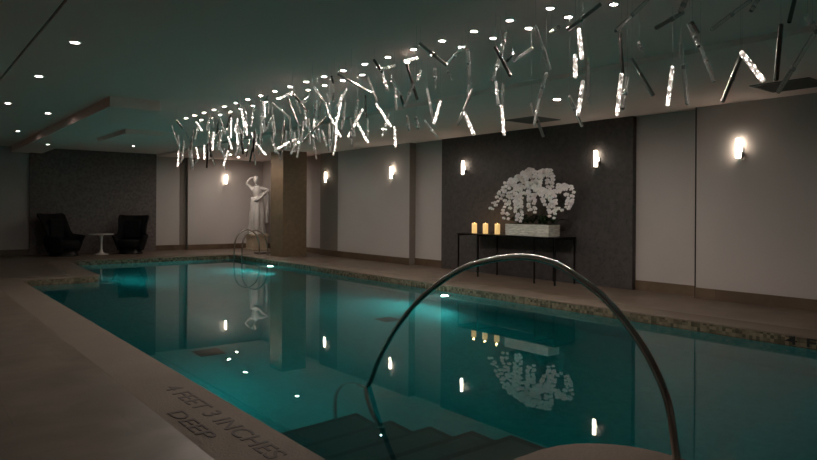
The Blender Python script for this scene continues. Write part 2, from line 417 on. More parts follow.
# ------------------------------------------------------------------ soffit air grilles
for loc, lab in (((9.22, 8.0, H2), 'dark square ceiling air grille above the console table'),
                 ((9.22, 3.6, H2), 'dark square ceiling air grille at the right, above the wall lamp on the plain wall')):
    t = empty('ceiling_vent', loc); tag(t, lab, 'air vent', 'air grilles in the soffit')
    bm = bmesh.new(); h = .36
    for a in ((-h, h, -h, -h + .04), (-h, h, h - .04, h), (-h, -h + .04, -h, h), (h - .04, h, -h, h)): add_box(bm, *a, -.012, 0)
    link('frame', from_bm('frame', bm), 'grille', t)
    box('backing', -h + .02, h - .02, -h + .02, h - .02, -.003, -.001, 'grille', t)
    bm = bmesh.new()
    for k in range(17):
        y = -.32 + k * .04; add_box(bm, -h + .03, h - .03, y, y + .012, -.010, -.003)
    link('slats', from_bm('slats', bm), 'grille', t)

# ------------------------------------------------------------------ hanging glass rods
RODS = """
4.99 2.221 2.97 4.68 2.365 2.725 c
5.195 2.26 3.022 5.127 2.282 2.929 c
5.293 2.039 2.987 5.21 2.044 2.803 d
4.496 1.812 2.612 4.446 1.82 2.241 d
4.555 1.64 2.522 4.468 1.819 2.163 c
4.237 1.564 2.552 4.04 1.439 2.403 c
4.886 2.244 2.538 4.768 2.321 2.2 g
4.271 1.961 2.424 4.155 1.772 2.194 b
5.21 2.725 2.769 5.207 2.604 2.445 c
4.364 2.681 2.957 3.986 2.7 2.665 c
5.323 3.562 3.067 5.377 3.558 2.675 d
4.524 3.007 2.487 4.52 3.043 2.153 b
4.464 2.914 2.444 4.242 2.809 2.153 c
4.718 3.049 2.646 4.87 2.937 2.338 g
5.015 3.164 2.84 5.241 3.266 2.816 c
4.354 2.402 2.796 4.003 2.399 2.625 g
3.999 2.18 2.771 3.972 2.205 2.694 c
5.146 2.929 2.621 5.188 2.997 2.296 b
4.466 2.481 2.623 4.464 2.425 2.163 c
4.91 2.659 2.873 4.76 2.497 2.64 c
5.056 2.712 2.923 5.315 2.797 2.905 d
4.128 2.922 2.939 3.994 3.129 2.761 g
4.157 3.143 2.805 3.989 2.987 2.52 b
4.122 3.149 2.598 4.303 3.286 2.468 b
5.315 3.908 2.888 5.24 3.85 2.413 f
4.391 3.277 2.451 4.346 3.29 2.163 b
4.704 3.659 2.415 4.978 3.722 2.172 c
4.055 3.497 2.886 4.23 3.484 2.552 c
3.882 3.116 2.765 4.013 3.293 2.788 c
4.737 4.114 2.934 4.432 4.074 2.759 f
4.799 4.419 2.952 4.915 4.607 2.923 d
4.122 4.008 2.825 4.067 3.772 2.527 d
4.157 3.911 2.943 3.964 3.784 2.69 c
4.22 4.031 2.774 3.996 3.919 2.498 c
4.651 4.506 2.659 4.508 4.339 2.397 c
5.283 5.01 2.792 5.445 5.162 2.595 c
4.912 4.678 2.48 4.954 4.68 2.168 b
4.443 3.698 2.591 4.567 3.881 2.415 c
5.149 4.369 2.544 5.117 4.417 2.255 c
5.132 4.472 2.493 5.273 4.424 2.155 g
3.903 4.787 2.973 4.085 4.598 2.756 g
4.427 4.751 3.012 4.461 5.005 2.906 c
4.217 4.45 2.897 4.377 4.604 2.698 c
5.418 5.681 3.004 5.253 5.531 2.76 c
4.814 5.007 2.68 4.727 5.145 2.296 g
4.276 4.557 2.327 4.502 4.659 2.138 b
4.351 5.558 2.985 4.493 5.54 2.597 d
4.413 5.446 3.029 4.434 5.71 3.038 b
4.767 5.807 3.012 4.588 5.668 2.836 c
4.212 5.252 2.709 4.184 5.383 2.469 c
4.822 6.469 2.987 5.054 6.566 2.84 c
4.2 5.457 2.597 4.365 5.616 2.515 d
4.282 5.002 2.829 4.426 5.168 2.667 c
4.942 5.916 2.836 5.019 5.875 2.412 c
4.89 5.611 2.637 4.783 5.598 2.364 b
3.993 5.662 2.984 3.931 5.431 2.81 d
4.278 5.668 2.964 4.021 5.591 2.874 c
4.418 6.102 2.985 4.334 5.888 2.736 c
4.659 6.558 2.702 4.785 6.414 2.408 b
4.708 5.998 2.491 4.863 6.155 2.353 c
3.824 4.736 2.253 3.978 4.894 2.186 c
5.092 5.712 3.013 5.277 5.846 2.975 c
4.179 6.686 3.026 4.526 6.477 2.805 g
5.319 7.762 3.043 5.356 7.787 2.717 d
4.515 7.828 3.07 4.666 7.758 2.83 c
5.351 8.884 3.07 5.269 8.67 2.88 b
4.538 7.031 2.933 4.317 6.926 2.655 c
4.071 6.647 2.971 4.207 6.82 2.931 d
4.584 7.444 2.93 4.705 7.628 2.873 d
4.305 8.194 2.957 4.418 8.086 2.57 d
4.101 7.67 2.932 4.063 7.98 2.875 b
4.199 7.769 2.903 4.338 7.677 2.692 d
3.825 7.154 2.804 4.016 7.284 2.604 c
4.361 7.694 2.912 4.17 7.565 2.768 c
4.178 8.387 2.87 4.359 8.264 2.693 c
4.299 7.374 2.797 4.38 7.59 2.593 c
4.833 8.036 2.709 4.522 8.169 2.341 d
3.845 6.708 2.334 4.004 6.863 2.241 c
4.653 6.967 2.506 4.748 6.854 2.242 b
4.635 8.911 2.729 4.558 8.877 2.337 d
3.91 6.324 2.349 4 6.533 2.132 c
4.949 8.34 2.561 4.907 8.125 2.306 c
3.857 5.891 2.249 3.987 6.068 2.097 c
3.808 11.324 2.916 4.003 11.449 2.77 d
4.79 13.637 2.991 4.957 13.785 2.77 c
4.06 11.03 2.435 4.168 11.225 2.254 b
5.389 14.513 2.504 5.328 14.841 2.29 c
4.072 9.609 2.839 3.934 9.457 2.566 d
5.116 12.021 2.931 5.06 12.068 2.438 d
4.002 9.052 2.86 3.944 8.818 2.567 b
3.998 9.187 2.979 4.137 9.357 2.909 c
4.579 9.871 3.046 4.535 9.883 2.718 c
3.997 8.592 2.493 4.005 8.656 2.2 d
5.058 11.063 2.655 4.978 11.053 2.323 d
4.051 8.286 2.955 4.151 8.487 2.752 c
4.917 9.904 2.918 4.938 10.168 2.71 c
5.339 11.016 2.966 5.277 10.785 2.829 d
4.103 10.616 2.484 4.111 10.682 2.069 d
4.696 11.663 3.012 4.768 11.887 2.777 d
3.918 10.651 2.823 4.073 10.809 2.7 b
4.675 9.056 2.62 4.676 9.085 2.322 d
4.077 10.468 2.983 4.117 10.393 2.731 c
4.067 11.664 2.507 4.006 11.637 2.198 c
4.524 11.051 2.722 4.446 10.989 2.413 c
5.139 11.684 2.692 5.051 11.661 2.382 c
5.144 10.75 2.654 5.2 10.986 2.386 c
4.945 9.956 2.541 4.898 9.713 2.305 c
3.983 7.457 2.402 4.069 7.67 2.205 c
5.097 7.947 2.797 5.164 8.156 2.59 c
4.384 6.546 2.713 4.478 6.752 2.526 c
4.914 12.167 2.937 4.92 12.144 2.618 d
4.49 12.435 2.513 4.452 12.269 2.13 c
4.034 11.098 2.778 3.967 11.035 2.386 d
4.964 11.447 2.835 4.987 11.429 2.571 b
4.52 12.102 3.043 4.439 12.131 2.683 c
4.487 11.223 2.707 4.357 11.229 2.438 c
4.2 10.8 2.628 4.225 10.79 2.261 d
4.885 9.22 2.856 4.89 9.212 2.517 f
4.211 12.414 2.766 4.255 12.423 2.445 c
5.031 12.152 2.56 5.026 12.113 2.144 c
5.014 9.293 2.62 5.014 9.292 2.296 c
4.97 7.819 3.021 4.859 7.765 2.638 b
4.967 8.625 2.449 5.033 8.637 2.151 c
4.847 11.412 3.06 4.857 11.443 2.685 b
5.07 6.835 2.638 5.024 6.928 2.347 c
4.957 6.568 2.44 5.029 6.645 2.193 b
4.345 9.019 2.999 4.327 8.962 2.743 b
4.754 6.279 2.874 4.765 6.281 2.599 c
4.132 10.255 2.913 4.243 10.216 2.605 c
5.237 9.6 2.794 5.285 9.617 2.522 c
4.53 11.904 2.568 4.491 11.783 2.291 b
4.549 6.688 2.636 4.483 6.912 2.302 b
4.588 9.236 2.754 4.635 9.272 2.486 c
4.688 9.417 2.879 4.73 9.398 2.55 c
4.997 9.548 2.667 5.08 9.722 2.369 c
4.765 8.526 2.875 4.744 8.429 2.582 c
4.122 6.419 2.637 4.107 6.465 2.324 c
4.103 9.295 2.529 4.136 9.289 2.216 d
4.947 8.561 2.748 5.005 8.677 2.486 b
4.154 8.664 2.887 4.129 8.685 2.54 c
5.112 8.12 2.534 4.961 8.041 2.159 d
4.715 6.818 3.068 4.822 6.764 2.77 c
4.151 10.501 2.661 4.139 10.505 2.342 b
5.282 10.173 2.495 5.228 10.228 2.229 f
5.267 11.908 2.908 5.301 11.895 2.611 f
4.069 12.332 2.922 4.119 12.165 2.59 c
5.315 11.37 2.895 5.282 11.392 2.606 c
4.425 9.889 2.696 4.344 9.88 2.309 c
4.214 10.771 3.049 4.165 10.845 2.712 c
4.739 8.638 2.463 4.605 8.662 2.201 c
4.791 12.321 2.971 4.765 12.317 2.636 c
4.218 11.876 2.504 4.293 11.857 2.119 f
4.887 12.467 2.488 4.938 12.413 2.22 f
4.662 11.108 2.67 4.788 11.231 2.457 b
4.007 6.647 2.766 4.003 6.561 2.514 c
4.189 8.366 2.608 4.185 8.413 2.308 c
4.497 10.303 2.789 4.513 10.106 2.565 f
4.568 9.561 2.814 4.583 9.639 2.478 c
5.153 10.419 2.651 5.3 10.378 2.327 c
4.761 10.208 2.514 4.93 10.149 2.296 b
4.195 12.039 2.63 4.182 12.036 2.291 c
4.429 7.815 2.63 4.501 7.903 2.288 c
5.202 8.922 2.804 5.24 8.876 2.445 c
4.086 9.172 2.891 4.181 9.195 2.631 c
4.873 10.369 2.665 4.853 10.412 2.391 c
4.599 7.579 2.691 4.74 7.499 2.367 b
4.946 11.785 2.485 4.904 11.898 2.2 b
4.916 10.628 2.568 4.98 10.668 2.155 f
4.865 11.871 2.885 4.767 11.857 2.552 f
4.631 10.311 3.027 4.64 10.269 2.622 b
4.498 8.082 2.619 4.465 8.084 2.329 c
5.106 8.194 2.749 5.112 8.206 2.356 b
4.685 12.055 2.682 4.678 12.052 2.312 c
5.191 6.266 2.514 5.334 6.161 2.288 c
4.266 6.536 2.486 4.412 6.652 2.291 f
5.159 11.886 2.734 5.178 11.895 2.429 f
4.27 12.539 2.497 4.254 12.527 2.183 b
5.225 11.321 2.511 5.297 11.59 2.282 d
4.2 9.681 2.714 4.244 9.592 2.398 c
4.455 7.318 2.505 4.456 7.311 2.145 c
5.155 11.2 2.791 5.109 10.987 2.626 b
4.368 12.163 2.515 4.39 12.155 2.2 c
5.08 12.526 2.642 5.184 12.524 2.386 c
4.576 10.499 2.921 4.601 10.682 2.725 b
4.212 8.801 2.933 4.298 8.885 2.541 c
4.956 9.005 2.454 4.953 9.103 2.195 c
4.406 9.28 2.807 4.425 9.193 2.543 c
5.113 8.658 3.033 5.115 8.737 2.763 f
5.195 7.503 2.653 5.2 7.52 2.343 c
4.477 8.269 2.39 4.15 8.224 2.218 b
"""
def unit_cyl(name, seg, hollow=False):
    bm = bmesh.new(); add_lathe(bm, [(.70, -.5), (.97, -.485), (1, -.46), (1, .46), (.97, .485), (.70, .5)] if not hollow else [(1, -.5), (1, .5)], seg)
    me = from_bm(name, bm); return me
tube_me = {}
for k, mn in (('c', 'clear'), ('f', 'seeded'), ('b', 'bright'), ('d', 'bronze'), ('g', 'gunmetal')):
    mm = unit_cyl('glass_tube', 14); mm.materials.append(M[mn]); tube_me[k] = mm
ring_me = {}
for k, mn in (('c', 'ring'), ('d', 'steel')):
    bm = bmesh.new(); add_lathe(bm, [(1.02, -.012), (1.22, -.009), (1.22, .009), (1.02, .012)], 12); mm = from_bm('collar', bm); mm.materials.append(M[mn]); ring_me[k] = mm
bm = bmesh.new(); add_lathe(bm, [(1, 0), (1, 1)], 5); wire_me = from_bm('wire', bm); wire_me.materials.append(M['wire'])
TONE = {'c': 'clear glass rod', 'f': 'frosted seeded glass rod', 'b': 'glass rod with added glow', 'd': 'dark metal rod', 'g': 'grey metallic rod'}
ZONES = [(697, 'before the plain wall with the nearest lamp'), (605, 'above the right edge of the dark panel'), (560, 'above the panel lamp beside the orchids'),
         (520, 'above the top of the orchids'), (485, 'above the planter and nearest candle'), (445, 'above the panel lamp over the candles'), (400, 'above the left edge of the dark panel'),
         (365, 'above the lamp left of the dark panel'), (325, 'right of the taupe strip top'), (300, 'above the taupe wall strip'), (262, 'above the stone pillar'), (230, 'above the marble statue'),
         (200, 'above the far-wall lamp'), (0, 'at the far end of the cluster')]
rows = []
for ln in RODS.strip().splitlines():
    f = ln.split(); a = Vector([float(q) for q in f[:3]]); b = Vector([float(q) for q in f[3:6]]); rows.append((a, b, f[6]))
def img(p):
    q = p - Vector((0, 0, HC)); d = q.dot(fwd); return 408.5 + F * q.dot(rt) / d, 209 - F * q.dot(upv) / d
info = []
for i, (a, b, k) in enumerate(rows):
    ua, va = img(a); ub, vb = img(b); u, v = (ua + ub) / 2, (va + vb) / 2
    lean = 'upright' if abs(ua - ub) < .22 * abs(va - vb) else ('leaning right' if (ub - ua) * (vb - va) > 0 else 'leaning left')
    if abs(va - vb) < .6 * abs(ua - ub): lean = 'nearly level'
    zone = next(z for t, z in ZONES if u >= t)
    info.append([i, u, v, lean, zone, TONE[k]])
labels = {}
from collections import defaultdict
bk = defaultdict(list)
for r in info: bk[(r[3], r[4], r[5])].append(r)
for (lean, zone, tone), l in bk.items():
    l.sort(key=lambda r: r[2]); n = len(l)
    for j, r in enumerate(l):
        nm = ''
        if n == 2: nm = ('upper ', 'lower ')[j]
        elif n >= 3: nm = 'highest ' if j == 0 else 'lowest ' if j == n - 1 else ordinal(j) + '-highest '
        labels[r[0]] = (nm + tone + ', ' + lean + ', ' + zone)
for i, (a, b, k) in enumerate(rows):
    c = (a + b) / 2; d = b - a; L = max(d.length, .12)
    t = empty('hanging_glass_rod' if k in 'cfb' else 'hanging_metal_rod', c)
    tag(t, labels[i], 'hanging rod', 'rods hanging from the ceiling over the pool')
    q = d.to_track_quat('Z', 'Y').to_euler(); rr = .0155
    o = link('tube', tube_me[k], None, t, (0, 0, 0), q); o.scale = (rr, rr, L)
    if k in 'cbg':
        o = link('collar', ring_me['c' if k != 'g' else 'd'], None, t, d.normalized() * L * random.uniform(-.1, .1), q); o.scale = (rr, rr, 1)
    att = d.normalized() * (-L * .46 if a.z > b.z else L * .46)
    top = H1 - (c.z + att.z)
    o = link('wire', wire_me, None, t, att); o.scale = (.0007, .0007, top)

# ------------------------------------------------------------------ handrail over the steps
pr = [(1.79, 0.0), (1.785, 0.101), (1.795, 0.173), (1.836, 0.388), (1.919, 0.561), (2.020, 0.699), (2.188, 0.863), (2.336, 0.958), (2.582, 1.066), (2.857, 1.094), (3.204, 1.040), (3.500, 0.940), (3.879, 0.717), (4.181, 0.452), (4.410, 0.177), (4.546, -0.051),
      (4.63, -.22), (4.60, -.55), (4.52, -.82), (4.42, -1.01)]
t = empty('handrail', (3.2, 1.79, 0)); tag(t, 'tall arched steel handrail rising from the near deck into the pool steps', 'handrail')
def rel(P, o): return [Vector(p) - Vector(o) for p in P]
O = (3.2, 1.79, 0)
tube('rail', rel(catmull([(3.2, y, z) for y, z in pr], 5), O), .0215, 'steel', t, 16)
tube('lower_loop', rel(catmull([(3.2, 4.62, -.20), (3.2, 4.80, -.22), (3.2, 4.98, -.38), (3.2, 5.10, -.72), (3.2, 5.13, -1.1), (3.2, 5.12, -1.44)], 5), O), .021, 'steel', t, 12)
for y, z in ((1.79, 0), (4.41, -1.02), (5.12, -1.45)):
    lathe('flange', [(.05, 0), (.05, .012), (.03, .022), (.022, .022)], 'steel', t, 20, (0, y - 1.79, z + .002))

# ------------------------------------------------------------------ pool ladder at the far right edge
t = empty('pool_ladder', (8.5, 18.0, 0)); tag(t, 'small steel pool ladder with two arched rails at the far pool corner', 'pool ladder')
for y in (17.72, 18.27):
    P = [(x + .60, y, z) for x, z in ((7.28, -1.1), (7.28, -.3), (7.28, .22), (7.33, .50), (7.50, .70), (7.74, .74), (7.96, .60), (8.06, .35), (8.08, 0))]
    tube('rail', rel(catmull(P, 5), (8.5, 18.0, 0)), .021, 'steel', t, 12)
    lathe('flange', [(.05, 0), (.05, .012), (.022, .02)], 'steel', t, 16, (.18, y - 18.0, .001))
for z in (-.35, -.62, -.89): box('tread', -.66, -.56, -.28, .27, z - .015, z + .015, 'steel', t, .004)

# ------------------------------------------------------------------ underwater lamps, drains
def make_pool_lamp():
    t = empty('pool_lamp', (0, 0, 0))                     # faces local +X
    lathe('rim', [(.14, 0), (.14, .02), (.105, .028), (.10, .015)], 'steel', t, 28, (0, 0, 0), (0, PI / 2, 0))
    lathe('lens', [(.075, .016), (.065, .028), (.001, .034)], 'pool_lens', t, 20, (0, 0, 0), (0, PI / 2, 0))
    return t
pl0 = make_pool_lamp()
PL = [((WX, 8.98, -.60), PI, 'bright round underwater lamp in the pool wall below the candles', 2.1),
      ((WX, 16.05, -.60), PI, 'bright round underwater lamp in the pool wall near the pillar', 2.0),
      ((3.362, 15.5, -.40), 0, 'underwater lamp on the rounded deck corner near the armchairs', 1.0),
      ((1.9, 6.4, -.45), 0, 'underwater lamp in the left pool wall beyond the steps', .3),
      ((WX, 1.2, -.45), PI, 'underwater lamp in the right pool wall beyond the right picture edge', .04)]
for i, (loc, rz, lab, e) in enumerate(PL):
    o = pl0 if i == 0 else copy_tree(pl0)
    o.location = loc; o.rotation_euler = (0, 0, rz); tag(o, lab, 'pool lamp', 'underwater pool lamps')
    ld = bpy.data.lights.new('underwater_lamp', 'SPOT'); ld.energy = POOL_E * e; ld.color = (1, .94, .86); ld.shadow_soft_size = .05
    ld.spot_size = R(168); ld.spot_blend = .5
    lo = bpy.data.objects.new('underwater_lamp', ld); COL.objects.link(lo)
    dx = math.cos(rz); lo.location = (loc[0] + .07 * dx, loc[1], loc[2])
    lo.rotation_euler = Vector((dx, 0, .12)).to_track_quat('-Z', 'Y').to_euler()
    if MNEE: ld.cycles.is_caustics_light = True
if MNEE:
    water.cycles.is_caustics_caster = True
    for o in bpy.data.objects:
        if o.name.startswith(('ceiling', 'wall')) and o.type == 'MESH': o.cycles.is_caustics_receiver = True
bm = bmesh.new(); add_box(bm, -.16, .16, -.16, .16, 0, .025, 0, .006)
for k in range(7): add_box(bm, -.14, .14, -.135 + k * .042, -.115 + k * .042, .025, .032)
gm = from_bm('drain', bm); gm.materials.append(M['grate'])
for loc, lab in (((3.12, 8.0, DEPTH), 'dark square drain on the pool floor below the far-wall lamp reflection'), ((6.2, 8.35, DEPTH), 'dark square drain on the pool floor below the underwater lamp')):
    tag(link('pool_drain', gm, None, None, loc), lab, 'drain', 'pool floor drains')

# ------------------------------------------------------------------ depth markings
def text_mesh(s, size, xs):
    cu = bpy.data.curves.new('t', 'FONT'); cu.body = s; cu.size = size; cu.extrude = .001; cu.offset = .001
    o = bpy.data.objects.new('t', cu); COL.objects.link(o)
    bpy.context.view_layer.update()
    me = bpy.data.meshes.new_from_object(o.evaluated_get(bpy.context.evaluated_depsgraph_get()))
    bpy.data.objects.remove(o); bpy.data.curves.remove(cu)
    w = max(v.co.x for v in me.vertices)
    for v in me.vertices: v.co.x *= xs / w
    me.materials.clear(); return me
o = link('depth_lettering', text_mesh('4 FEET 3 INCHES', .175, 1.82), 'ink', None, (1.64, 5.13, .003), (0, 0, -PI / 2))
tag(o, 'engraved words 4 FEET 3 INCHES on the left pool edge', 'lettering', 'depth lettering')
o = link('depth_lettering', text_mesh('DEEP', .15, .66), 'ink', None, (1.46, 4.50, .003), (0, 0, -PI / 2))
tag(o, 'engraved word DEEP on the left pool edge below the feet and inches', 'lettering', 'depth lettering')
o = link('depth_lettering', text_mesh('4 FEET 3 INCHES', .14, 1.95), 'ink_dark', None, (WX - .003, 3.16, -.112), (PI / 2, 0, -PI / 2))
tag(o, 'dark depth words on the mosaic face of the right pool edge', 'lettering', 'depth lettering')

# ------------------------------------------------------------------ console table, candles, planter
t = empty('console_table', (9.8, 9.0, 0)); tag(t, 'long narrow black metal console table against the dark stone panel', 'table')
box('table_top', -.30, .33, -1.31, 1.34, .865, .89, 'black_metal', t, .003)
for y in (10.32, 9.72, 8.2, 7.71):
    for x in (9.53, 10.10):
        box('leg', x - 9.8 - .0125, x - 9.8 + .0125, y - 9 - .0125, y - 9 + .0125, 0, .865, 'black_metal', t)
for y in (10.32, 9.72, 8.2, 7.71): box('cross_bar', 9.53 - 9.8, 10.10 - 9.8, y - 9.01, y - 8.99, .84, .865, 'black_metal', t)
def make_candle():
    t = empty('pillar_candle', (0, 0, 0))
    w = lathe('wax', [(.050, 0), (.055, .005), (.055, .205), (.050, .215), (.035, .20), (.001, .198)], 'wax', t, 24)
    k = tube('wick', [(0, 0, .195), (.002, 0, .215)], .0018, 'wick', w, 6)
    lathe('flame', [(.001, .200), (.006, .206), (.005, .216), (.001, .228)], 'flame', w, 10)
    return t
c0 = make_candle()
for i, (y, lab) in enumerate(((10.11, 'lit cream pillar candle at the left end of the table, leftmost of three'), (9.775, 'lit cream pillar candle between the two other candles'),
                              (9.43, 'lit cream pillar candle nearest the white orchid planter'))):
    o = c0 if i == 0 else copy_tree(c0)
    o.location = (9.8, y, .89); tag(o, lab, 'candle', 'candles on the console table')
    ld = bpy.data.lights.new('candle_glow', 'POINT'); ld.energy = .5; ld.color = (1, .55, .2); ld.shadow_soft_size = .02
    lo = bpy.data.objects.new('candle_glow', ld); COL.objects.link(lo); lo.location = (9.8, y, 1.15)
t = empty('planter', (9.8, 8.5, .89)); tag(t, 'low rectangular white woven planter holding the orchids', 'planter')
bm = bmesh.new()
for a in ((-.16, .16, -.55, -.525), (-.16, .16, .525, .55), (-.16, -.135, -.55, .55), (.135, .16, -.55, .55)): add_box(bm, *a, 0, .225)
for k in range(5):
    z = .012 + k * .045; add_box(bm, -.168, .168, -.557, .557, z, z + .028, 0, .006)
link('basket', from_bm('basket', bm), 'planter', t)
box('moss', -.14, .14, -.53, .53, .20, .232, 'soil', t, .01)

# blossom facing local +X
def blossom_mesh():
    bm = bmesh.new()
    def petal(ang, ln, wd, cup, mi=0):
        n, m_ = 5, 2; rows_ = []
        for i in range(n):
            s = i / (n - 1); w = wd * math.sin(PI * min(.98, .12 + .85 * s)) ** .7
            rows_.append([bm.verts.new((cup * s * (1 - s) * 2 - .25 * cup * s * s + .006 * abs(j), (ln * s) * math.sin(ang) + w * j * .5 * math.cos(ang), (ln * s) * math.cos(ang) - w * j * .5 * math.sin(ang))) for j in (-1, 0, 1)])
        for a, b in zip(rows_, rows_[1:]):
            for j in range(2):
                f = bm.faces.new((a[j], a[j + 1], b[j + 1], b[j])); f.smooth = True; f.material_index = mi
    for ang, ln, wd in ((0, .045, .036), (R(125), .042, .032), (R(-125), .042, .032)): petal(ang, ln, wd, .012)
    for ang in (R(72), R(-72)): petal(ang, .052, .058, .018)
    bmesh.ops.create_uvsphere(bm, u_segments=8, v_segments=5, radius=.009, matrix=Matrix.Translation((.012, 0, -.010)))
    for f in bm.faces:
        if len(f.verts) and sum((v.co - Vector((.012, 0, -.01))).length for v in f.verts) / len(f.verts) < .0105: f.material_index = 1
    me = from_bm('blossom', bm); me.materials.append(M['petal']); me.materials.append(M['lip']); return me
BL = blossom_mesh()
SPR = [  # y,z way-points of the flowering part; x depth; blossoms
    ([(8.80, 1.98), (9.02, 1.90), (9.24, 1.66), (9.46, 1.38)], 9.70, 26, 'white orchid spray arching furthest left towards the candles'),
    ([(8.78, 1.98), (8.92, 1.74), (8.98, 1.45), (8.99, 1.20)], 9.62, 24, 'white orchid spray hanging low over the left part of the planter'),
    ([(8.72, 2.04), (8.76, 1.84), (8.72, 1.60), (8.70, 1.35)], 9.68, 28, 'white orchid spray second from the left among those hanging low'),
    ([(8.64, 1.84), (8.62, 1.60), (8.60, 1.36), (8.60, 1.13)], 9.58, 26, 'white orchid spray hanging lowest, over the planter middle'),
    ([(8.42, 1.90), (8.38, 1.72), (8.36, 1.52), (8.33, 1.34)], 9.66, 24, 'white orchid spray hanging just right of the lowest one'),
    ([(8.72, 2.08), (8.56, 2.15), (8.46, 2.02), (8.42, 1.84)], 9.82, 24, 'white orchid spray arching at the top left of the arrangement'),
    ([(8.30, 2.04), (8.16, 2.14), (8.06, 1.98), (8.10, 1.76)], 9.80, 28, 'white orchid spray arching at the very top of the arrangement'),
    ([(8.16, 1.80), (8.04, 1.68), (7.92, 1.46), (7.80, 1.24)], 9.64, 28, 'white orchid spray hanging low at the right, inside the outermost one'),
    ([(7.86, 1.70), (7.74, 1.86), (7.56, 1.76), (7.54, 1.56), (7.64, 1.40)], 9.76, 28, 'white orchid spray arching furthest right over the table end'),
    ([(8.52, 2.04), (8.50, 1.90), (8.48, 1.76), (8.46, 1.60)], 9.60, 18, 'white orchid spray in front of the lowest hanging pair, in the middle'),
    ([(8.02, 1.74), (7.94, 1.64), (7.86, 1.50), (7.76, 1.36)], 9.72, 16, 'white orchid spray behind the low right-hand one'),
    ([(8.26, 2.10), (8.22, 1.96), (8.20, 1.82), (8.16, 1.68)], 9.68, 20, 'white orchid spray in the upper centre below the top arch'),
]
leaf_bm = bmesh.new()
def add_leaf(bm, az, ln, w, rise):
    n = 8; prev = None
    for i in range(n):
        s = i / (n - 1); r_ = ln * s * .9; z = rise * math.sin(PI * .62 * s) - .05 * s * s
        ww = w * math.sin(PI * min(.97, .15 + .83 * s)) ** .6
        c = Vector((math.cos(az) * r_, math.sin(az) * r_, z)); sd = Vector((-math.sin(az), math.cos(az), 0)) * ww * .5
        row = [bm.verts.new(c - sd + Vector((0, 0, .012))), bm.verts.new(c), bm.verts.new(c + sd + Vector((0, 0, .012)))]
        if prev:
            for j in range(2): bm.faces.new((prev[j], prev[j + 1], row[j + 1], row[j])).smooth = True
        prev = row
rr = random.Random(4)
for i, (wp, x, nb, lab) in enumerate(SPR):
    y0 = 8.5 + (wp[0][0] - 8.45) * .9; y0 = max(8.02, min(8.98, y0))
    base = Vector((9.8 + rr.uniform(-.08, .08), y0, 1.118))
    t = empty('orchid_plant', base); tag(t, lab, 'orchid', 'orchids in the white planter')
    first = Vector((x, wp[0][0], wp[0][1]))
    P = [base, base.lerp(first, .45) + Vector((.02, 0, .12)), first] + [Vector((x + rr.uniform(-.04, .04), y, z)) for y, z in wp[1:]]
    path = catmull(P, 8)
    tube('stem', [p - base for p in path], .0035, 'stem', t, 6)
    bm = bmesh.new()
    for k in range(5): add_leaf(bm, rr.uniform(0, 6.28), rr.uniform(.18, .30), .065, rr.uniform(.08, .22))
    link('leaves', from_bm('leaves', bm), 'leaf', t)
    fl = path[16:]
    for k in range(nb):
        s = (k + .3) / nb * (len(fl) - 1); j = int(s); p = fl[j].lerp(fl[min(j + 1, len(fl) - 1)], s - j)
        side = (-1) ** k
        off = Vector((-.02 + rr.uniform(-.02, .02), side * rr.uniform(.03, .085), rr.uniform(-.03, .03)))
        o = link('blossom', BL, None, t, p - base + off, (rr.uniform(-.35, .35), rr.uniform(-.5, .3), PI + rr.uniform(-.6, .6) + .5))
        sc = rr.uniform(1.0, 1.3) * (1 - .3 * k / nb); o.scale = (sc, sc, sc)

# ------------------------------------------------------------------ wing armchairs and side table
def shell_mesh():
    bm = bmesh.new(); NT, NZ = 28, 12; rows_ = []
    def sm(a, b, x): x = max(0, min(1, (x - a) / (b - a))); return x * x * (3 - 2 * x)
    for i in range(NT + 1):
        th = R(-128 + 256 * i / NT); at = abs(math.degrees(th))
        top = 1.20 + .02 * sm(20, 55, at); top = top * (1 - sm(58, 74, at)) + (.62 - .05 * sm(74, 120, at)) * sm(58, 74, at)
        col = []
        for j in range(NZ + 1):
            z = .10 + (top - .10) * j / NZ
            r_ = .40 + .08 * sm(.10, .40, z) - .12 * sm(.45, .78, z) * (1 - sm(70, 95, at)) + (.10 + .16 * sm(30, 58, at)) * sm(.80, 1.18, z)
            r_ += .10 * sm(60, 110, at) * sm(.35, .6, z)
            back = -.10 * sm(.3, 1.2, z)
            col.append(bm.verts.new((-math.cos(th) * r_ * 1.0 + back, math.sin(th) * r_ * 1.02, z)))
        rows_.append(col)
    for a, b in zip(rows_, rows_[1:]):
        for j in range(NZ): bm.faces.new((a[j], b[j], b[j + 1], a[j + 1])).smooth = True
    return from_bm('shell', bm)
def make_chair():
    t = empty('wing_armchair', (0, 0, 0))
    s = link('shell', shell_mesh(), 'fabric', t)
    md = s.modifiers.new('s', 'SOLIDIFY'); md.thickness = .06; md.offset = 1
    md = s.modifiers.new('b', 'SUBSURF'); md.levels = 1; md.render_levels = 1
    lathe('seat_cushion', [(.30, .18), (.40, .22), (.41, .38), (.37, .43), (.001, .44)], 'fabric', t, 28)
    bm = bmesh.new(); add_box(bm, -.30, -.20, -.24, .24, .50, 1.05, 0, .03)
    link('back_cushion', from_bm('back_cushion', bm), 'fabric', t)
    lathe('base', [(.37, 0), (.37, .03), (.35, .05), (.34, .18)], 'black_metal', t, 28)
    return t
ch = make_chair(); ch.location = (3.80, 20.75, 0); ch.rotation_euler = (0, 0, R(-52)); ch.scale = (1.06, 1.06, 1.0)
tag(ch, 'black wing armchair left of the white side table, turned right', 'armchair', 'wing armchairs by the far wall')
c2 = copy_tree(ch); c2.location = (5.62, 20.7, 0); c2.rotation_euler = (0, 0, R(-118)); c2.scale = (.93, .93, .96)
tag(c2, 'black wing armchair right of the white side table, turned left', 'armchair', 'wing armchairs by the far wall')
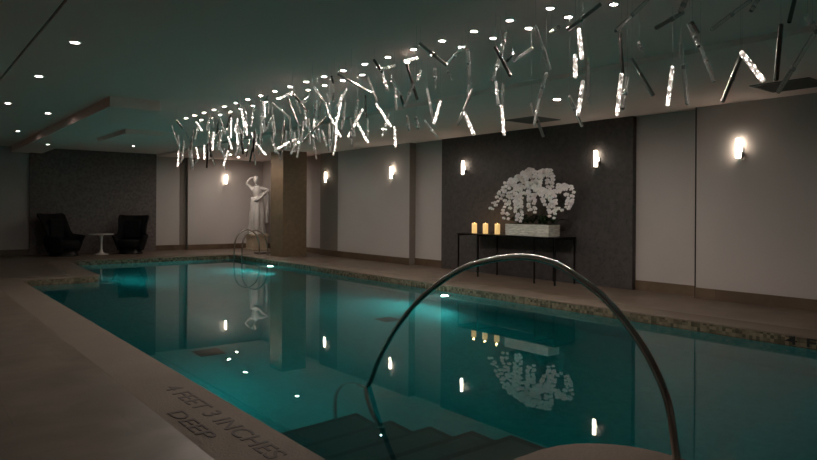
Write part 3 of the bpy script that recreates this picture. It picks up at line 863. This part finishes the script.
t = empty('side_table', (4.80, 20.75, 0)); tag(t, 'small round white pedestal table between the two armchairs', 'side table')
lathe('table_top', [(.30, .585), (.345, .592), (.35, .60), (.345, .607), (.001, .607)], 'white_lacquer', t, 36)
lathe('pedestal', [(.21, 0), (.205, .012), (.12, .03), (.055, .07), (.032, .16), (.028, .35), (.04, .52), (.08, .586)], 'white_lacquer', t, 28)

# ------------------------------------------------------------------ statue on a plinth in the far corner
t = empty('plinth', (9.62, 20.45, 0)); tag(t, 'square beige stone plinth carrying the statue', 'plinth')
box('block', -.27, .27, -.27, .27, .05, .46, 'plinth', t, .008); box('foot', -.31, .31, -.31, .31, 0, .05, 'plinth', t, .008); box('cap', -.31, .31, -.31, .31, .46, .52, 'plinth', t, .01)
st = empty('statue', (9.62, 20.45, .52), R(-115)); st.scale = (1.07, 1.07, 1.07); tag(st, 'white marble statue of a robed woman on a plinth beside the pillar', 'statue')
# local +X is the way she faces; +Y her left
def skin(name, joints, edges, mat, parent, sub=2):
    me = bpy.data.meshes.new(name); me.from_pydata([j[:3] for j in joints], edges, []); o = link(name, me, mat, parent)
    md = o.modifiers.new('skin', 'SKIN'); md.use_smooth_shade = True
    for v, j in zip(me.skin_vertices[0].data, joints): v.radius = (j[3], j[4] if len(j) > 4 else j[3])
    me.skin_vertices[0].data[0].use_root = True
    md = o.modifiers.new('sub', 'SUBSURF'); md.levels = sub; md.render_levels = sub
    return o
J = [(0, 0, .98, .15, .13), (.01, .01, 1.12, .12, .105), (.0, 0, 1.28, .145, .115), (-.01, -.01, 1.42, .12, .10), (0, -.02, 1.53, .055, .055), (.02, -.03, 1.60, .05, .05),
     (0, .17, 1.44, .06), (.05, .36, 1.40, .047), (.13, .20, 1.28, .036), (.16, .08, 1.26, .028),       # 6-9 left arm folded
     (0, -.19, 1.45, .06), (.02, -.33, 1.60, .045), (.06, -.20, 1.76, .036), (.05, -.10, 1.78, .028),       # 10-13 right arm raised to the head
     (.0, .09, .86, .10), (.05, .10, .48, .075), (.02, .10, .08, .045), (.12, .11, .03, .035),
     (0, -.09, .86, .10), (.01, -.10, .47, .078), (-.02, -.11, .08, .045), (.08, -.12, .03, .035)]
E = [(0, 1), (1, 2), (2, 3), (3, 4), (4, 5), (3, 6), (6, 7), (7, 8), (8, 9), (3, 10), (10, 11), (11, 12), (12, 13), (0, 14), (14, 15), (15, 16), (16, 17), (0, 18), (18, 19), (19, 20), (20, 21)]
skin('body', J, E, 'marble', st)
bm = bmesh.new()
bmesh.ops.create_uvsphere(bm, u_segments=24, v_segments=18, radius=1)
for v in bm.verts:
    x, y, z = v.co; s = 1 - .22 * max(0, -z)
    nose = .10 * math.exp(-((y / .13) ** 2 + ((z + .10) / .20) ** 2)) if x > .5 else 0
    eye = -.06 * (math.exp(-(((y - .32) / .16) ** 2 + ((z - .08) / .12) ** 2)) + math.exp(-(((y + .32) / .16) ** 2 + ((z - .08) / .12) ** 2))) if x > .4 else 0
    mouth = .035 * math.exp(-((y / .2) ** 2 + ((z + .48) / .08) ** 2)) if x > .4 else 0
    v.co = Vector((.098 * (x + nose + eye + mouth) * s + .02, .078 * y * s - .035, .118 * z + 1.70))
for f in bm.faces: f.smooth = True
link('head', from_bm('head', bm), 'marble', st)
bm = bmesh.new(); bmesh.ops.create_uvsphere(bm, u_segments=20, v_segments=14, radius=1)
for v in bm.verts:
    x, y, z = v.co; w = 1 + .05 * math.sin(9 * math.atan2(y, x)) * (1 - abs(z)); v.co = Vector((.10 * x * w - .018, .093 * y * w - .035, .105 * z + 1.74))
bmesh.ops.create_uvsphere(bm, u_segments=12, v_segments=8, radius=.045, matrix=Matrix.Translation((-.12, -.035, 1.72)))
for f in bm.faces: f.smooth = True
link('hair', from_bm('hair', bm), 'marble', st)
# draped robe from the hips down, deep folds
bm = bmesh.new(); rows_ = []
for i in range(22):
    s = i / 21; z = 1.16 - 1.16 * s; row = []
    for k in range(56):
        a = 2 * PI * k / 56
        rx = .155 + .07 * s + .02 * math.sin(PI * s); ry = .19 + .06 * s
        fold = (.010 + .030 * s) * math.sin(7 * a + 1.6 * s) + (.006 + .012 * s) * math.sin(13 * a - 2 * s)
        row.append(bm.verts.new(((rx + fold) * math.cos(a) + .02 * s, (ry + fold) * math.sin(a), z + .07 * math.sin(a + .6) * (1 - s))))
    rows_.append(row)
for a, b in zip(rows_, rows_[1:]):
    for k in range(56): bm.faces.new((a[k], b[k], b[(k + 1) % 56], a[(k + 1) % 56])).smooth = True
bm.faces.new(rows_[0]); bm.faces.new(list(reversed(rows_[-1])))
link('robe', from_bm('robe', bm), 'marble', st)
# shawl band falling from the left forearm
bm = bmesh.new()
P = catmull([(-.08, -.16, 1.14), (.14, -.06, 1.06), (.17, .12, 1.16), (.12, .27, 1.30), (.06, .32, 1.10), (.05, .31, .70), (.04, .30, .35)], 6)
add_tube(bm, P, [.05 + .012 * math.sin(i * .9) for i in range(len(P))], 12)
link('shawl', from_bm('shawl', bm), 'marble', st)
lathe('statue_base', [(.30, 0), (.30, .035), (.27, .05), (.001, .05)], 'marble', st, 32)
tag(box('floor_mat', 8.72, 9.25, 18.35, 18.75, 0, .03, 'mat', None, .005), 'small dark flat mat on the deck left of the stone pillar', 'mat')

# ------------------------------------------------------------------ lamps that light the statue and the rods
def spot(name, loc, tgt, e, size, blend, col=(1, .82, .62), soft=.04):
    ld = bpy.data.lights.new(name, 'SPOT'); ld.energy = e; ld.spot_size = R(size); ld.spot_blend = blend; ld.color = col; ld.shadow_soft_size = soft
    o = bpy.data.objects.new(name, ld); COL.objects.link(o); o.location = loc
    o.rotation_euler = (Vector(tgt) - Vector(loc)).to_track_quat('-Z', 'Y').to_euler(); return o
spot('statue_spotlight', (9.05, 19.3, 3.02), (9.62, 20.45, 1.5), 14, 60, 1.0, (1, .90, .84))
spot('pillar_spotlight', (8.3, 17.0, 3.02), (8.7, 16.9, 1.0), 10, 80, .8)

# ------------------------------------------------------------------ world and view
w = bpy.data.worlds.new('world'); S.world = w; w.use_nodes = True
w.node_tree.nodes['Background'].inputs[0].default_value = (0, 0, 0, 1); w.node_tree.nodes['Background'].inputs[1].default_value = 0
S.view_settings.view_transform = 'Standard'; S.view_settings.look = 'None'; S.view_settings.gamma = 1; S.view_settings.use_curve_mapping = False
S.view_settings.exposure = EXPOSURE
S.cycles.max_bounces = 10; S.cycles.diffuse_bounces = 5; S.cycles.glossy_bounces = 5; S.cycles.transmission_bounces = 8; S.cycles.transparent_max_bounces = 8
S.cycles.caustics_reflective = False; S.cycles.caustics_refractive = True; S.cycles.blur_glossy = .5
S.cycles.sample_clamp_indirect = 3.0; S.cycles.use_denoising = True
